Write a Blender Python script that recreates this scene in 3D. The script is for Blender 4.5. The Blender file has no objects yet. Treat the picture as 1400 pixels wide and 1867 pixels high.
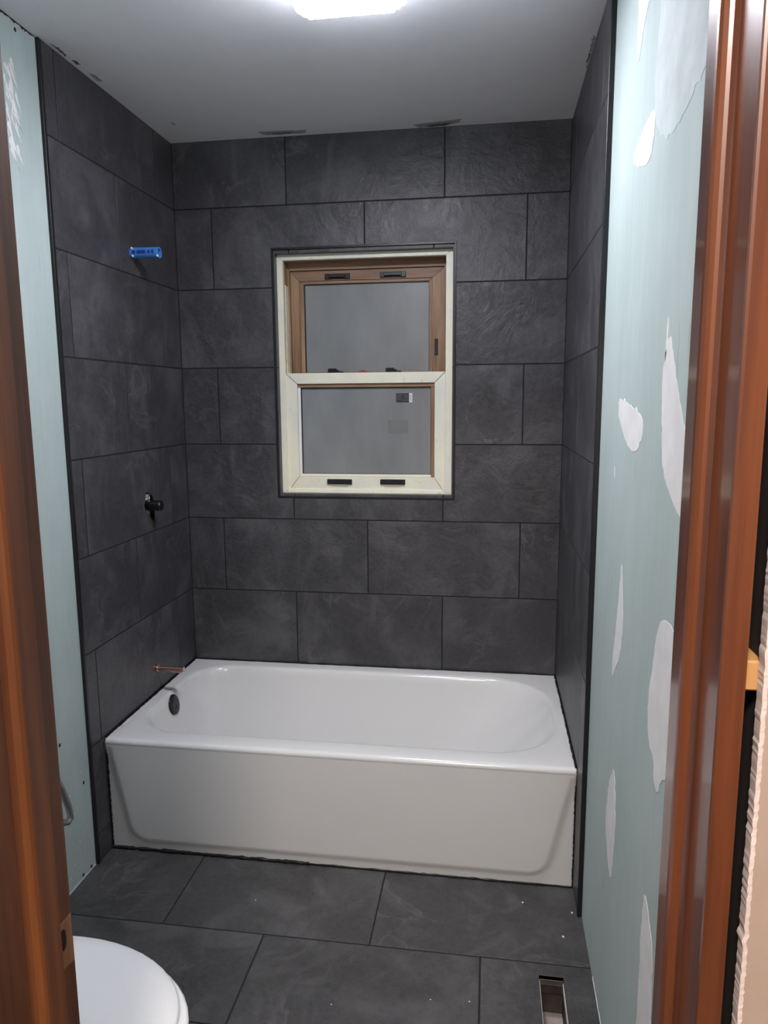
import bpy, bmesh, math, random
from mathutils import Vector, Matrix, noise

random.seed(7)
scene = bpy.context.scene
C = scene.collection

# ------------------------------------------------------------------ camera
YAW, PITCH, ROLL, FPX = 0.1469, -0.1536, -0.0069, 1309.8
cam_d = bpy.data.cameras.new('camera')
cam = bpy.data.objects.new('camera', cam_d); C.objects.link(cam); scene.camera = cam
cam_d.sensor_fit = 'HORIZONTAL'; cam_d.sensor_width = 36.0
cam_d.lens = 36.0 * FPX / 1400.0
cam_d.clip_start = 0.02; cam_d.clip_end = 60
fw = Vector((-math.sin(YAW)*math.cos(PITCH), math.cos(YAW)*math.cos(PITCH), math.sin(PITCH)))
rt = Vector((math.cos(YAW), math.sin(YAW), 0)); up = rt.cross(fw)
c_, s_ = math.cos(ROLL), math.sin(ROLL)
r2 = c_*rt + s_*up; u2 = -s_*rt + c_*up
M = Matrix((r2, u2, -fw)).transposed().to_4x4()
M.translation = Vector((1.2494, -2.8347, 1.4968))
cam.matrix_world = M

# ------------------------------------------------------------------ world and exposure
w = bpy.data.worlds.new('world'); scene.world = w; w.use_nodes = True
w.node_tree.nodes['Background'].inputs[0].default_value = (0.30, 0.33, 0.36, 1)
w.node_tree.nodes['Background'].inputs[1].default_value = 0.25
scene.view_settings.view_transform = 'Standard'
scene.view_settings.look = 'None'
scene.view_settings.gamma = 1
scene.view_settings.use_curve_mapping = False
scene.view_settings.exposure = 2.72
BATH_LAMP = 14.0         # emission of the bathroom ceiling shade
HALL_LAMP = 22.0          # emission of the hallway ceiling shade

# ------------------------------------------------------------------ materials
def mat(name, col, rough=0.5, metal=0.0, spec=0.5, coat=0.0):
    m = bpy.data.materials.new(name); m.use_nodes = True
    b = m.node_tree.nodes['Principled BSDF']
    b.inputs['Base Color'].default_value = (*col, 1)
    b.inputs['Roughness'].default_value = rough
    b.inputs['Metallic'].default_value = metal
    b.inputs['Specular IOR Level'].default_value = spec
    b.inputs['Coat Weight'].default_value = coat
    return m

class N:
    """small node-graph helper"""
    def __init__(s, m):
        s.t = m.node_tree; s.b = s.t.nodes['Principled BSDF']
    def new(s, typ, **kw):
        n = s.t.nodes.new(typ)
        for k, v in kw.items():
            if k in n.inputs: n.inputs[k].default_value = v
            else: setattr(n, k, v)
        return n
    def link(s, a, b): s.t.links.new(a, b)
    def coords(s, scale=(1, 1, 1), rand=True):
        tc = s.new('ShaderNodeTexCoord')
        out = tc.outputs['Object']
        if rand:
            oi = s.new('ShaderNodeObjectInfo')
            mu = s.new('ShaderNodeMath', operation='MULTIPLY'); mu.inputs[1].default_value = 57.0
            s.link(oi.outputs['Random'], mu.inputs[0])
            ad = s.new('ShaderNodeVectorMath', operation='ADD')
            s.link(out, ad.inputs[0]); s.link(mu.outputs[0], ad.inputs[1]); out = ad.outputs[0]
        mp = s.new('ShaderNodeMapping'); mp.inputs['Scale'].default_value = scale
        s.link(out, mp.inputs['Vector'])
        return mp.outputs['Vector']
    def noise(s, vec, scale, detail=4, rough=0.55, dist=0.0):
        n = s.new('ShaderNodeTexNoise'); n.inputs['Scale'].default_value = scale
        n.inputs['Detail'].default_value = detail; n.inputs['Roughness'].default_value = rough
        n.inputs['Distortion'].default_value = dist
        s.link(vec, n.inputs['Vector']); return n.outputs['Fac']
    def ramp(s, fac, stops):
        r = s.new('ShaderNodeValToRGB'); e = r.color_ramp.elements
        while len(e) < len(stops): e.new(0.5)
        for el, (p, c) in zip(e, stops):
            el.position = p; el.color = (*c, 1) if len(c) == 3 else c
        s.link(fac, r.inputs['Fac']); return r.outputs['Color']
    def mix(s, fac, a, b, mode='MIX'):
        m = s.new('ShaderNodeMix', data_type='RGBA', blend_type=mode)
        if isinstance(fac, (int, float)): m.inputs[0].default_value = fac
        else: s.link(fac, m.inputs[0])
        for i, x in ((6, a), (7, b)):
            if isinstance(x, tuple): m.inputs[i].default_value = (*x, 1)
            else: s.link(x, m.inputs[i])
        return m.outputs[2]
    def bump(s, h, strength=0.3, dist=0.002, normal=None):
        b = s.new('ShaderNodeBump'); b.inputs['Strength'].default_value = strength
        b.inputs['Distance'].default_value = dist
        s.link(h, b.inputs['Height'])
        if normal: s.link(normal, b.inputs['Normal'])
        return b.outputs['Normal']
    def base(s, c): s.link(c, s.b.inputs['Base Color'])

def slate(name, base=(0.0415, 0.0400, 0.0465), light=(0.106, 0.103, 0.112), rough=0.41, relief=1.0):
    m = mat(name, base, rough, spec=0.5); n = N(m)
    v = n.coords()
    cloud = n.noise(v, 4.5, 6, 0.62, 0.5)
    fine = n.noise(v, 60, 5, 0.7)
    speck = n.noise(v, 260, 2, 0.6)
    c = n.ramp(cloud, [(0.36, tuple(x*0.60 for x in base)), (0.50, base), (0.66, light)])
    c = n.mix(0.35, c, n.ramp(fine, [(0.35, tuple(x*0.6 for x in base)), (0.75, light)]))
    c = n.mix(0.25, c, n.ramp(speck, [(0.3, base), (0.8, tuple(x*1.5 for x in light))]), 'MIX')
    # thin chalky veins with a shape of their own
    mus = n.noise(v, 2.6, 5, 0.55, 1.2)
    vein = n.ramp(mus, [(0.485, (0, 0, 0)), (0.50, (1, 1, 1)), (0.515, (0, 0, 0))])
    gate = n.ramp(n.noise(v, 3.1, 2), [(0.47, (0, 0, 0)), (0.64, (0.6, 0.6, 0.6))])
    vm = n.mix(1.0, vein, gate, 'MULTIPLY')
    c = n.mix(vm, c, tuple(x*1.25 for x in light))
    # wiped grout haze
    hz = n.ramp(n.noise(n.coords((1.0, 1.0, 0.45)), 3.4, 5, 0.6, 2.4), [(0.54, (0, 0, 0)), (0.72, (0.5, 0.5, 0.5))])
    c = n.mix(hz, c, tuple(x*1.25 for x in light))
    n.base(c)
    r = n.ramp(cloud, [(0.3, (rough-0.08,)*3), (0.7, (rough+0.10,)*3)])
    n.link(r, n.b.inputs['Roughness'])
    # cleft relief
    v2 = n.coords((1.0, 1.0, 1.0))
    cl = n.noise(v2, 7, 7, 0.6, 1.8)
    nb = n.bump(cl, 0.75*relief, 0.006)
    cracks = n.noise(v2, 22, 6, 0.65, 2.2)
    nb = n.bump(cracks, 0.45*relief, 0.003, nb)
    nb = n.bump(fine, 0.15, 0.0015, nb)
    n.link(nb, n.b.inputs['Normal'])
    return m

M_TILE = slate('slate_wall_tile')
M_FTILE = slate('slate_floor_tile', (0.0410, 0.0400, 0.0425), (0.102, 0.099, 0.103), 0.47, 0.9)
M_GROUT = mat('black_grout', (0.010, 0.010, 0.012), 0.85)
M_CAULK = mat('black_silicone', (0.006, 0.006, 0.007), 0.35)
M_TRIM = mat('black_edge_trim', (0.008, 0.008, 0.010), 0.38)

def drywall():
    m = mat('green_drywall', (0.42, 0.56, 0.53), 0.75); n = N(m)
    v = n.coords((1, 1, 0.35), False)
    a = n.noise(v, 5, 5, 0.6)
    c = n.ramp(a, [(0.30, (0.42, 0.51, 0.495)), (0.55, (0.475, 0.565, 0.55)), (0.80, (0.52, 0.605, 0.59))])
    v2 = n.coords((1, 1, 0.06), False)
    st = n.noise(v2, 70, 3, 0.6)
    c = n.mix(0.14, c, n.ramp(st, [(0.35, (0.40, 0.50, 0.485)), (0.7, (0.58, 0.67, 0.655))]))
    mk = n.ramp(n.noise(n.coords((1, 1, 0.3), False), 24, 2), [(0.70, (0, 0, 0)), (0.76, (0.35, 0.35, 0.35))])
    c = n.mix(mk, c, (0.25, 0.32, 0.31))
    n.base(c); n.link(n.bump(st, 0.08, 0.001), n.b.inputs['Normal'])
    return m
M_DRY = drywall()

def plaster(name, col, rough=0.8, var=0.06, bump=0.12):
    m = mat(name, col, rough); n = N(m); v = n.coords((1, 1, 1))
    a = n.noise(v, 14, 5, 0.6)
    n.base(n.ramp(a, [(0.3, tuple(max(0, x-var) for x in col)), (0.7, tuple(min(1, x+var) for x in col))]))
    n.link(n.bump(n.noise(v, 60, 4), bump, 0.001), n.b.inputs['Normal'])
    return m
M_MUD = plaster('white_joint_compound', (0.83, 0.82, 0.82))
M_MUD2 = plaster('thin_joint_compound', (0.55, 0.61, 0.61))
M_CEIL = plaster('ceiling_paint', (0.86, 0.845, 0.87), 0.75, 0.015, 0.06)
M_HALL = plaster('beige_wall_paint', (0.45, 0.355, 0.30), 0.7, 0.02)
M_GYP = plaster('broken_gypsum', (0.72, 0.63, 0.60), 0.9)
M_SMEAR = mat('grey_grout_smear', (0.12, 0.12, 0.13), 0.9)
M_SMEAR2 = mat('pale_grout_smear', (0.36, 0.36, 0.37), 0.9)
M_DARK = mat('wall_cavity', (0.02, 0.014, 0.012), 0.9)

def wood(name, dark, midc, light, rough, axis='z', coat=0.0, scale=1.0, var=1.0):
    m = mat(name, midc, rough, coat=coat); n = N(m)
    sc = {'z': (1, 1, 0.045), 'x': (0.045, 1, 1)}[axis]
    v = n.coords(sc)
    a = n.noise(v, 26*scale, 5, 0.6, 0.8)
    b = n.noise(v, 110*scale, 3, 0.6, 0.2)
    big = n.noise(n.coords(tuple(max(x, 0.12) for x in sc)), 7*scale, 3, 0.5)
    c = n.ramp(a, [(0.36, dark), (0.5, midc), (0.66, light)])
    c = n.mix(0.35, c, n.ramp(b, [(0.4, dark), (0.62, light)]))
    c = n.mix(0.45, c, n.ramp(big, [(0.35, dark), (0.52, midc), (0.68, light)]))
    n.base(c)
    n.link(n.bump(b, 0.08, 0.0006), n.b.inputs['Normal'])
    if coat: n.b.inputs['Coat Roughness'].default_value = 0.12
    return m
M_JAMB_R = wood('varnished_red_brown_wood', (0.062, 0.015, 0.006), (0.135, 0.037, 0.013), (0.235, 0.072, 0.023), 0.34, coat=0.8, scale=0.8)
M_JAMB_L = wood('varnished_dark_brown_wood', (0.044, 0.014, 0.008), (0.110, 0.035, 0.013), (0.23, 0.080, 0.022), 0.42, coat=0.15, scale=0.8)
M_RAWWOOD = wood('raw_chipped_wood', (0.30, 0.15, 0.08), (0.42, 0.24, 0.14), (0.55, 0.36, 0.24), 0.8)
M_PINE = plaster('pine_shim', (0.62, 0.34, 0.14), 0.8, 0.10)
M_OAK = wood('oak_laminate', (0.11, 0.055, 0.026), (0.30, 0.175, 0.095), (0.44, 0.285, 0.17), 0.5, scale=1.6)
M_OAKH = wood('oak_laminate_rail', (0.13, 0.065, 0.032), (0.29, 0.165, 0.10), (0.40, 0.25, 0.16), 0.5, 'x', scale=1.6)

def cream():
    m = mat('cream_primed_wood', (0.80, 0.77, 0.62), 0.45); n = N(m)
    v = n.coords((1, 1, 1))
    a = n.noise(v, 9, 4, 0.6)
    c = n.ramp(a, [(0.35, (0.80, 0.785, 0.70)), (0.6, (0.88, 0.85, 0.68))])
    sm = n.ramp(n.noise(v, 26, 4, 0.65), [(0.62, (0, 0, 0)), (0.78, (0.55, 0.55, 0.55))])
    n.base(n.mix(sm, c, (0.40, 0.39, 0.36)))
    return m
M_CREAM = cream()
M_WHITE = mat('white_vinyl_film', (0.86, 0.86, 0.85), 0.4)
M_BLACK = mat('black_hardware', (0.010, 0.010, 0.011), 0.35)
M_BLACKP = mat('black_plastic', (0.006, 0.006, 0.007), 0.25)

def pane():
    m = mat('obscured_window_glass', (0.19, 0.20, 0.205), 0.30, spec=0.5); n = N(m)
    v = n.coords((1, 1, 0.35))
    a = n.noise(v, 6, 4, 0.6)
    c = n.ramp(a, [(0.3, (0.225, 0.232, 0.235)), (0.7, (0.32, 0.328, 0.328))])
    sp = n.ramp(n.noise(n.coords(), 190, 2), [(0.72, (0, 0, 0)), (0.80, (0.4, 0.4, 0.4))])
    n.base(n.mix(sp, c, (0.42, 0.43, 0.43)))
    n.b.inputs['Transmission Weight'].default_value = 0.12
    n.b.inputs['Coat Weight'].default_value = 0.25
    n.b.inputs['Coat Roughness'].default_value = 0.06
    return m
M_PANE = pane()
M_STICK = mat('dark_film_sticker', (0.035, 0.037, 0.04), 0.4)
M_PRINT_REFL = mat('faint_print_and_reflection', (0.19, 0.195, 0.195), 0.5)  # for the sticker's print lines and its painted reflection
M_PAPER = mat('white_sticker_paper', (0.85, 0.86, 0.86), 0.5)
M_RED = mat('red_plastic', (0.32, 0.04, 0.04), 0.4)
M_ENAMEL = mat('white_tub_enamel', (0.80, 0.80, 0.80), 0.16, spec=0.5, coat=0.2)
M_APRON = mat('white_apron_enamel', (0.78, 0.775, 0.78), 0.30)
M_CHINA = mat('white_glazed_china', (0.83, 0.83, 0.84), 0.14)
M_SEAT = mat('white_plastic_seat', (0.84, 0.84, 0.85), 0.28)
M_CHROME = mat('chrome', (0.6, 0.6, 0.6), 0.18, 1.0)
M_COPPER = mat('copper', (0.74, 0.46, 0.40), 0.30, 1.0)
M_BRASS = plaster('tarnished_brass', (0.45, 0.37, 0.24), 0.55, 0.08)
M_BLUE = mat('blue_plastic', (0.07, 0.25, 0.70), 0.4)
M_BLUED = mat('dark_blue_print', (0.012, 0.045, 0.28), 0.5)
M_PALE = mat('pale_chips', (0.72, 0.70, 0.67), 0.8)
M_STEEL = mat('braided_steel', (0.42, 0.40, 0.40), 0.36, 0.9)
def braid():
    n = N(M_STEEL); v = n.coords((1, 1, 1), False)
    wv = n.new('ShaderNodeTexVoronoi'); wv.inputs['Scale'].default_value = 420
    n.link(v, wv.inputs['Vector'])
    n.link(n.bump(wv.outputs['Distance'], 0.6, 0.001), n.b.inputs['Normal'])
braid()
M_DUCT = plaster('tan_sheet_metal', (0.40, 0.34, 0.30), 0.7, 0.10)  # duct floor, lighter than the duct walls
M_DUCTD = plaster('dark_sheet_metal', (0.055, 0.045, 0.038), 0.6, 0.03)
M_PLY = plaster('plywood_subfloor', (0.42, 0.31, 0.22), 0.85, 0.10)
M_HFLOOR = plaster('hallway_floor', (0.20, 0.13, 0.08), 0.6, 0.03)

def emit(name, col, strength):
    m = mat(name, (0.9, 0.9, 0.9), 0.3); b = m.node_tree.nodes['Principled BSDF']
    b.inputs['Emission Color'].default_value = (*col, 1)
    b.inputs['Emission Strength'].default_value = strength
    return m
M_SHADE = emit('lit_frosted_glass', (0.93, 0.925, 1.0), BATH_LAMP)
M_SHADEUP = emit('glass_shade_upper_side', (0.80, 0.87, 1.0), 4.6)
M_ETCH = emit('etched_glass_line', (0.85, 0.90, 1.0), 0.05)
M_HSHADE = emit('lit_hall_glass', (1.0, 0.91, 0.83), HALL_LAMP)

# ------------------------------------------------------------------ mesh helpers
def obj(name, bm, m, parent=None, loc=None, smooth=False, normals=True):
    if normals: bmesh.ops.recalc_face_normals(bm, faces=bm.faces)
    me = bpy.data.meshes.new(name); bm.to_mesh(me); bm.free()
    if smooth:
        for p in me.polygons: p.use_smooth = True
    o = bpy.data.objects.new(name, me); C.objects.link(o)
    for x in (m if isinstance(m, (list, tuple)) else [m]): me.materials.append(x)
    if loc is not None: o.location = loc
    if parent: o.parent = parent
    return o

def tag(o, label, cat, group=None):
    o['label'] = label; o['category'] = cat
    if group: o['group'] = group
    return o

def struct(o, label=None):
    o['kind'] = 'structure'
    if label: o['label'] = label
    return o

def empty(name, loc=(0, 0, 0)):
    o = bpy.data.objects.new(name, None); C.objects.link(o); o.location = loc
    o.empty_display_size = 0.1
    return o

def bx(bm, x0, x1, y0, y1, z0, z1, bev=0.0, seg=1):
    g = bmesh.ops.create_cube(bm, size=1.0)
    vs = g['verts']
    for v in vs:
        v.co = Vector(((x0+x1)/2 + v.co.x*(x1-x0), (y0+y1)/2 + v.co.y*(y1-y0), (z0+z1)/2 + v.co.z*(z1-z0)))
    if bev > 0:
        es = set(e for v in vs for e in v.link_edges)
        bmesh.ops.bevel(bm, geom=list(es), offset=bev, segments=seg, profile=0.6, affect='EDGES')

def box(name, m, parent, x0, x1, y0, y1, z0, z1, bev=0.0, seg=1):
    """a box whose origin is its own centre"""
    c = Vector(((x0+x1)/2, (y0+y1)/2, (z0+z1)/2))
    bm = bmesh.new()
    bx(bm, x0-c.x, x1-c.x, y0-c.y, y1-c.y, z0-c.z, z1-c.z, bev, seg)
    off = parent_off(parent)
    return obj(name, bm, m, parent, c-off)

def parent_off(p):
    o = Vector((0, 0, 0))
    while p is not None:
        o += p.location; p = p.parent
    return o

MAPS = {                      # (u, v, d): d is height over the face, towards the room
    'back':  lambda u, v, d: Vector((u, -d, v)),
    'left':  lambda u, v, d: Vector((d, u, v)),
    'right': lambda u, v, d: Vector((-d, u, v)),
    'floor': lambda u, v, d: Vector((u, v, d)),
    'ceil':  lambda u, v, d: Vector((u, v, -d)),
    'front': lambda u, v, d: Vector((u, -d, v)),
}
def plate(name, plane, base, outer, holes, d0, d1, m, parent, bev=0.0, jit=0.0):
    """flat piece: 2D outline (+ holes) from depth d0 (back) to d1 (face); origin at its centre"""
    mp = MAPS[plane]
    us = [p[0] for p in outer]; vs = [p[1] for p in outer]
    cu, cv = (min(us)+max(us))/2, (min(vs)+max(vs))/2
    bm = bmesh.new()
    edges = []
    for loop in [outer] + list(holes):
        vv = [bm.verts.new(mp(u-cu, v-cv, d1)) for u, v in loop]
        for i in range(len(vv)): edges.append(bm.edges.new((vv[i], vv[(i+1) % len(vv)])))
    if holes:
        bmesh.ops.triangle_fill(bm, use_beauty=True, edges=edges)
    else:
        bm.faces.new([v for v in bm.verts])
    front = list(bm.faces)
    ext = bmesh.ops.extrude_face_region(bm, geom=front)
    nd = mp(0, 0, d0-d1)
    back = [g for g in ext['geom'] if isinstance(g, bmesh.types.BMVert)]
    for v in back: v.co += nd
    # after the extrusion the originals are still there and form the front
    if bev > 0:
        bm.normal_update()
        bmesh.ops.recalc_face_normals(bm, faces=bm.faces)
        fn = mp(0, 0, 1)
        es = []
        for e in bm.edges:
            if len(e.link_faces) == 2:
                a, b = e.link_faces
                fa = a.normal.dot(fn) > 0.9; fb = b.normal.dot(fn) > 0.9
                if fa != fb: es.append(e)
        bmesh.ops.bevel(bm, geom=es, offset=bev, segments=1, affect='EDGES')
    return obj(name, bm, m, parent, base + mp(cu, cv, 0) - parent_off(parent))

def rect(u0, u1, v0, v1): return [(u0, v0), (u1, v0), (u1, v1), (u0, v1)]

def cut_rect(r, h):
    """rectangle minus an axis-aligned hole that reaches over its border: list of outlines"""
    u0, u1, v0, v1 = r; a0, a1, b0, b1 = h
    if a1 <= u0 or a0 >= u1 or b1 <= v0 or b0 >= v1: return rect(*r)
    inL, inR, inB, inT = a0 > u0, a1 < u1, b0 > v0, b1 < v1
    if not inL and not inR and not inB and not inT: return None
    if not inL and not inR:
        return rect(u0, u1, b1, v1) if inT else rect(u0, u1, v0, b0)
    if not inB and not inT:
        return rect(a1, u1, v0, v1) if inR else rect(u0, a0, v0, v1)
    if inL and inB: return [(u0, v0), (u1, v0), (u1, b0), (a0, b0), (a0, v1), (u0, v1)]
    if inL and inT: return [(u0, v0), (a0, v0), (a0, b1), (u1, b1), (u1, v1), (u0, v1)]
    if inR and inB: return [(u0, v0), (u1, v0), (u1, v1), (a1, v1), (a1, b0), (u0, b0)]
    return [(a1, v0), (u1, v0), (u1, v1), (u0, v1), (u0, b1), (a1, b1)]

def tube(name, pts, rad, m, parent=None, seg=12, hollow=False, caps=True, rfun=None, loc=None):
    """a swept tube through world points"""
    pts = [Vector(p) for p in pts]
    o = Vector(loc) if loc is not None else pts[0].copy()
    bm = bmesh.new(); rings = []
    prev = None
    for i, p in enumerate(pts):
        t = (pts[min(i+1, len(pts)-1)] - pts[max(i-1, 0)]).normalized()
        if prev is None:
            a = t.orthogonal().normalized()
        else:
            a = (prev - t*prev.dot(t)).normalized()
        prev = a; b = t.cross(a)
        r = rad if rfun is None else rfun(i)
        rings.append([bm.verts.new(p - o + r*(math.cos(k*2*math.pi/seg)*a + math.sin(k*2*math.pi/seg)*b)) for k in range(seg)])
    for r0, r1 in zip(rings, rings[1:]):
        for k in range(seg):
            bm.faces.new((r0[k], r0[(k+1) % seg], r1[(k+1) % seg], r1[k]))
    if caps:
        bm.faces.new(rings[0])
        if hollow:
            t = (pts[-1]-pts[-2]).normalized(); ctr = pts[-1]-o
            r_in = [bm.verts.new(ctr + (v.co-ctr)*0.72) for v in rings[-1]]
            r_dp = [bm.verts.new(v.co - t*0.03) for v in r_in]
            for A, B in ((rings[-1], r_in), (r_in, r_dp)):
                for k in range(seg): bm.faces.new((A[k], A[(k+1) % seg], B[(k+1) % seg], B[k]))
            bm.faces.new(r_dp)
        else:
            bm.faces.new(rings[-1])
    ob = obj(name, bm, m, parent, o - parent_off(parent), smooth=True)
    md = ob.modifiers.new('split', 'EDGE_SPLIT'); md.split_angle = math.radians(50)
    return ob

def bezier(p0, p1, p2, p3, n=14):
    out = []
    for i in range(n+1):
        t = i/n
        out.append(tuple((1-t)**3*a + 3*(1-t)**2*t*b + 3*(1-t)*t*t*c + t**3*d for a, b, c, d in zip(p0, p1, p2, p3)))
    return out

def ragged(poly, step=0.012, amp=0.003, seed=0, wild=0.0):
    """subdivide an outline and roughen it"""
    rng = random.Random(seed); out = []
    n = len(poly)
    for i in range(n):
        a, b = poly[i], poly[(i+1) % n]
        L = math.hypot(b[0]-a[0], b[1]-a[1]); k = max(1, int(L/step))
        for j in range(k):
            t = j/k
            aa = amp*(1 + (wild*4 if rng.random() < 0.25 else 0))
            out.append((a[0]+(b[0]-a[0])*t + rng.uniform(-aa, aa)*(1 if j else 0.3), a[1]+(b[1]-a[1])*t + rng.uniform(-aa, aa)*(1 if j else 0.3)))
    return out

def smooth_poly(poly, it=2):
    for _ in range(it):
        q = []
        for i in range(len(poly)):
            a, b = poly[i], poly[(i+1) % len(poly)]
            q.append((0.75*a[0]+0.25*b[0], 0.75*a[1]+0.25*b[1])); q.append((0.25*a[0]+0.75*b[0], 0.25*a[1]+0.75*b[1]))
        poly = q
    return poly

# ------------------------------------------------------------------ dimensions
W = 1.524; ZC = 2.4937; Z6 = 0.7106; P = 0.3071
YL, YR = -0.837, -0.872
XDL, XDR = -0.0085, 1.536           # drywall faces
YD0, YD1 = -2.135, -2.268           # door wall: bathroom face, hallway face
JL, JR = 0.771, 1.4295              # door jamb faces
G = 0.0023                          # half a grout joint
ZJ = [Z6 + P*(6-i) for i in range(0, 7)]      # joints 0..6 (0 lies over the ceiling)
ROWS = [(ZJ[1], ZC)] + [(ZJ[i+1], ZJ[i]) for i in range(1, 6)] + [(Z6-P, Z6)] + [(Z6-2*P, Z6-P), (0.0, Z6-2*P)]
WIN = (0.3963, 1.1071, 1.1115, 2.0826)
HOLE = [(-0.3905, 1.113), (-0.377, 1.142), (-0.372, 1.166), (-0.358, 1.171), (-0.338, 1.160), (-0.318, 1.150), (-0.306, 1.118), (-0.307, 1.085), (-0.315, 1.046), (-0.335, 1.068), (-0.350, 1.086), (-0.372, 1.098)]
VENT = (1.398, 1.4605, -1.415, -1.112)

# ------------------------------------------------------------------ room shell
O0 = Vector((0, 0, 0))
wall_back = struct(plate('wall_back', 'back', O0, rect(-0.10, W+0.10, 0, ZC), [rect(*WIN)], -0.20, -0.0095, M_DARK, None), 'back wall of the tub alcove clad in charcoal slate tiles')
plate('grout', 'back', O0, rect(-0.008, W+0.008, 0.30, ZC), [rect(*WIN)], -0.0094, -0.0007, M_GROUT, wall_back)

def hx(o, r): return [(x, y) for x, y in o]
for ri, (z0, z1) in enumerate(ROWS[:7]):
    js = [0, 0.457, 1.067, W] if ri % 2 == 0 else [0, 0.152, 0.762, 1.372, W]
    zz0 = z0 if ri < 6 else 0.385
    for a, b in zip(js, js[1:]):
        r = (a + (G if a > 0 else 0.002), b - (G if b < W else 0.002), zz0+G, z1-(G if ri else 0.001))
        o = cut_rect(r, (WIN[0]-0.004, WIN[1]+0.004, WIN[2]-0.004, WIN[3]+0.004))
        if o: plate('tile', 'back', O0, o, [], -0.0093, random.uniform(-0.0001, 0.0005), M_TILE, wall_back, 0.0007)

bm = bmesh.new()
bx(bm, -0.12, XDL, YD1, YL, 0, ZC+0.0)
bx(bm, -0.12, -0.10, YL, 0.0, 0, ZC)
wall_left = struct(obj('wall_left', bm, M_DRY), 'left wall: green drywall by the door, slate tiles in the alcove')
bm = bmesh.new()
bx(bm, XDR, W+0.14, YD1, YR, 0, ZC)
bx(bm, W+0.0096, W+0.14, YR, 0.0, 0, ZC)
wall_right = struct(obj('wall_right', bm, M_DRY), 'right wall: green drywall with white filler, slate tiles in the alcove')
plate('grout', 'left', O0, rect(YL+0.004, 0.0, 0.0, ZC), [HOLE], -0.0085, -0.0006, M_GROUT, wall_left)
plate('grout', 'right', Vector((W, 0, 0)), rect(YR+0.004, 0.0, 0.0, ZC), [], -0.0095, -0.0006, M_GROUT, wall_right)
for side, base, yf, wl in (('left', O0, YL, wall_left), ('right', Vector((W, 0, 0)), YR, wall_right)):
    for ri, (z0, z1) in enumerate(ROWS):
        if ri < 7:
            js = [yf+0.003, -0.772, -0.1535, 0] if ri % 2 == 0 else [yf+0.003, -0.461, 0]
        else:
            js = [yf+0.003, -0.70]
        for a, b in zip(js, js[1:]):
            r = (a + (G if a > yf+0.01 else 0), b - (G if b < 0 else 0.002), z0+(G if z0 > 0.01 else 0.001), z1-(G if ri else 0.001))
            hol = [HOLE] if side == 'left' and ri == 4 and a < -0.5 and b > -0.2 else []
            plate('tile', side, base, rect(*r), hol, -0.0085, random.uniform(-0.0001, 0.0004), M_TILE, wl, 0.0 if hol else 0.0006)

ceiling = struct(obj('ceiling', (lambda b: (bx(b, -0.12, W+0.14, YD1, 0.2, ZC, ZC+0.06), b)[1])(bmesh.new()), M_CEIL), 'off-white ceiling')
floor_o = struct(plate('floor', 'floor', O0, rect(-0.10, W+0.10, YD1, 0.0), [rect(*VENT)], -0.045, -0.011, M_PLY, None), 'bathroom floor laid with charcoal slate tiles')
plate('grout', 'floor', O0, rect(XDL, XDR, YD1, -0.60), [rect(*VENT)], -0.0110, -0.0008, M_GROUT, floor_o)
FR = [(-1.070, -0.745), (-1.377, -1.070), (-1.684, -1.377), (-1.991, -1.684), (YD1, -1.991)]
for ri, (y0, y1) in enumerate(FR):
    js = [XDL, 0.329, 0.9385, XDR] if ri % 2 == 0 else [XDL, 0.0255, 0.635, 1.2445, XDR]
    for a, b in zip(js, js[1:]):
        r = (a+(G if a > 0 else 0), b-(G if b < 1.5 else 0), y0+G, y1-G)
        o = rect(*r); hol = []
        h = VENT
        if h[0] > r[0] and h[1] < r[1] and h[3] < r[3] and h[3] > r[2]:
            o = [(r[0], r[2]), (h[0], r[2]), (h[0], h[3]), (h[1], h[3]), (h[1], r[2]), (r[1], r[2]), (r[1], r[3]), (r[0], r[3])]
        elif h[0] > r[0] and h[1] < r[1] and h[2] > r[2] and h[2] < r[3]:
            o = [(r[0], r[2]), (r[1], r[2]), (r[1], r[3]), (h[1], r[3]), (h[1], h[2]), (h[0], h[2]), (h[0], r[3]), (r[0], r[3])]
        plate('tile', 'floor', O0, o, [], -0.0108, random.uniform(-0.0001, 0.0004), M_FTILE, floor_o, 0.0007)

# black metal edge strips where the wall tiles stop
for nm, x0, x1, yf, lab in (('trim_1', XDL-0.0005, 0.0018, YL, 'black edge strip where left slate tiles meet the green drywall'),
                            ('trim_2', W-0.0018, XDR+0.0008, YR, 'black edge strip where right slate tiles meet the green drywall')):
    struct(box(nm, M_TRIM, None, x0, x1, yf-0.006, yf+0.006, 0.0, ZC-0.001, 0.0012), lab)

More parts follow.
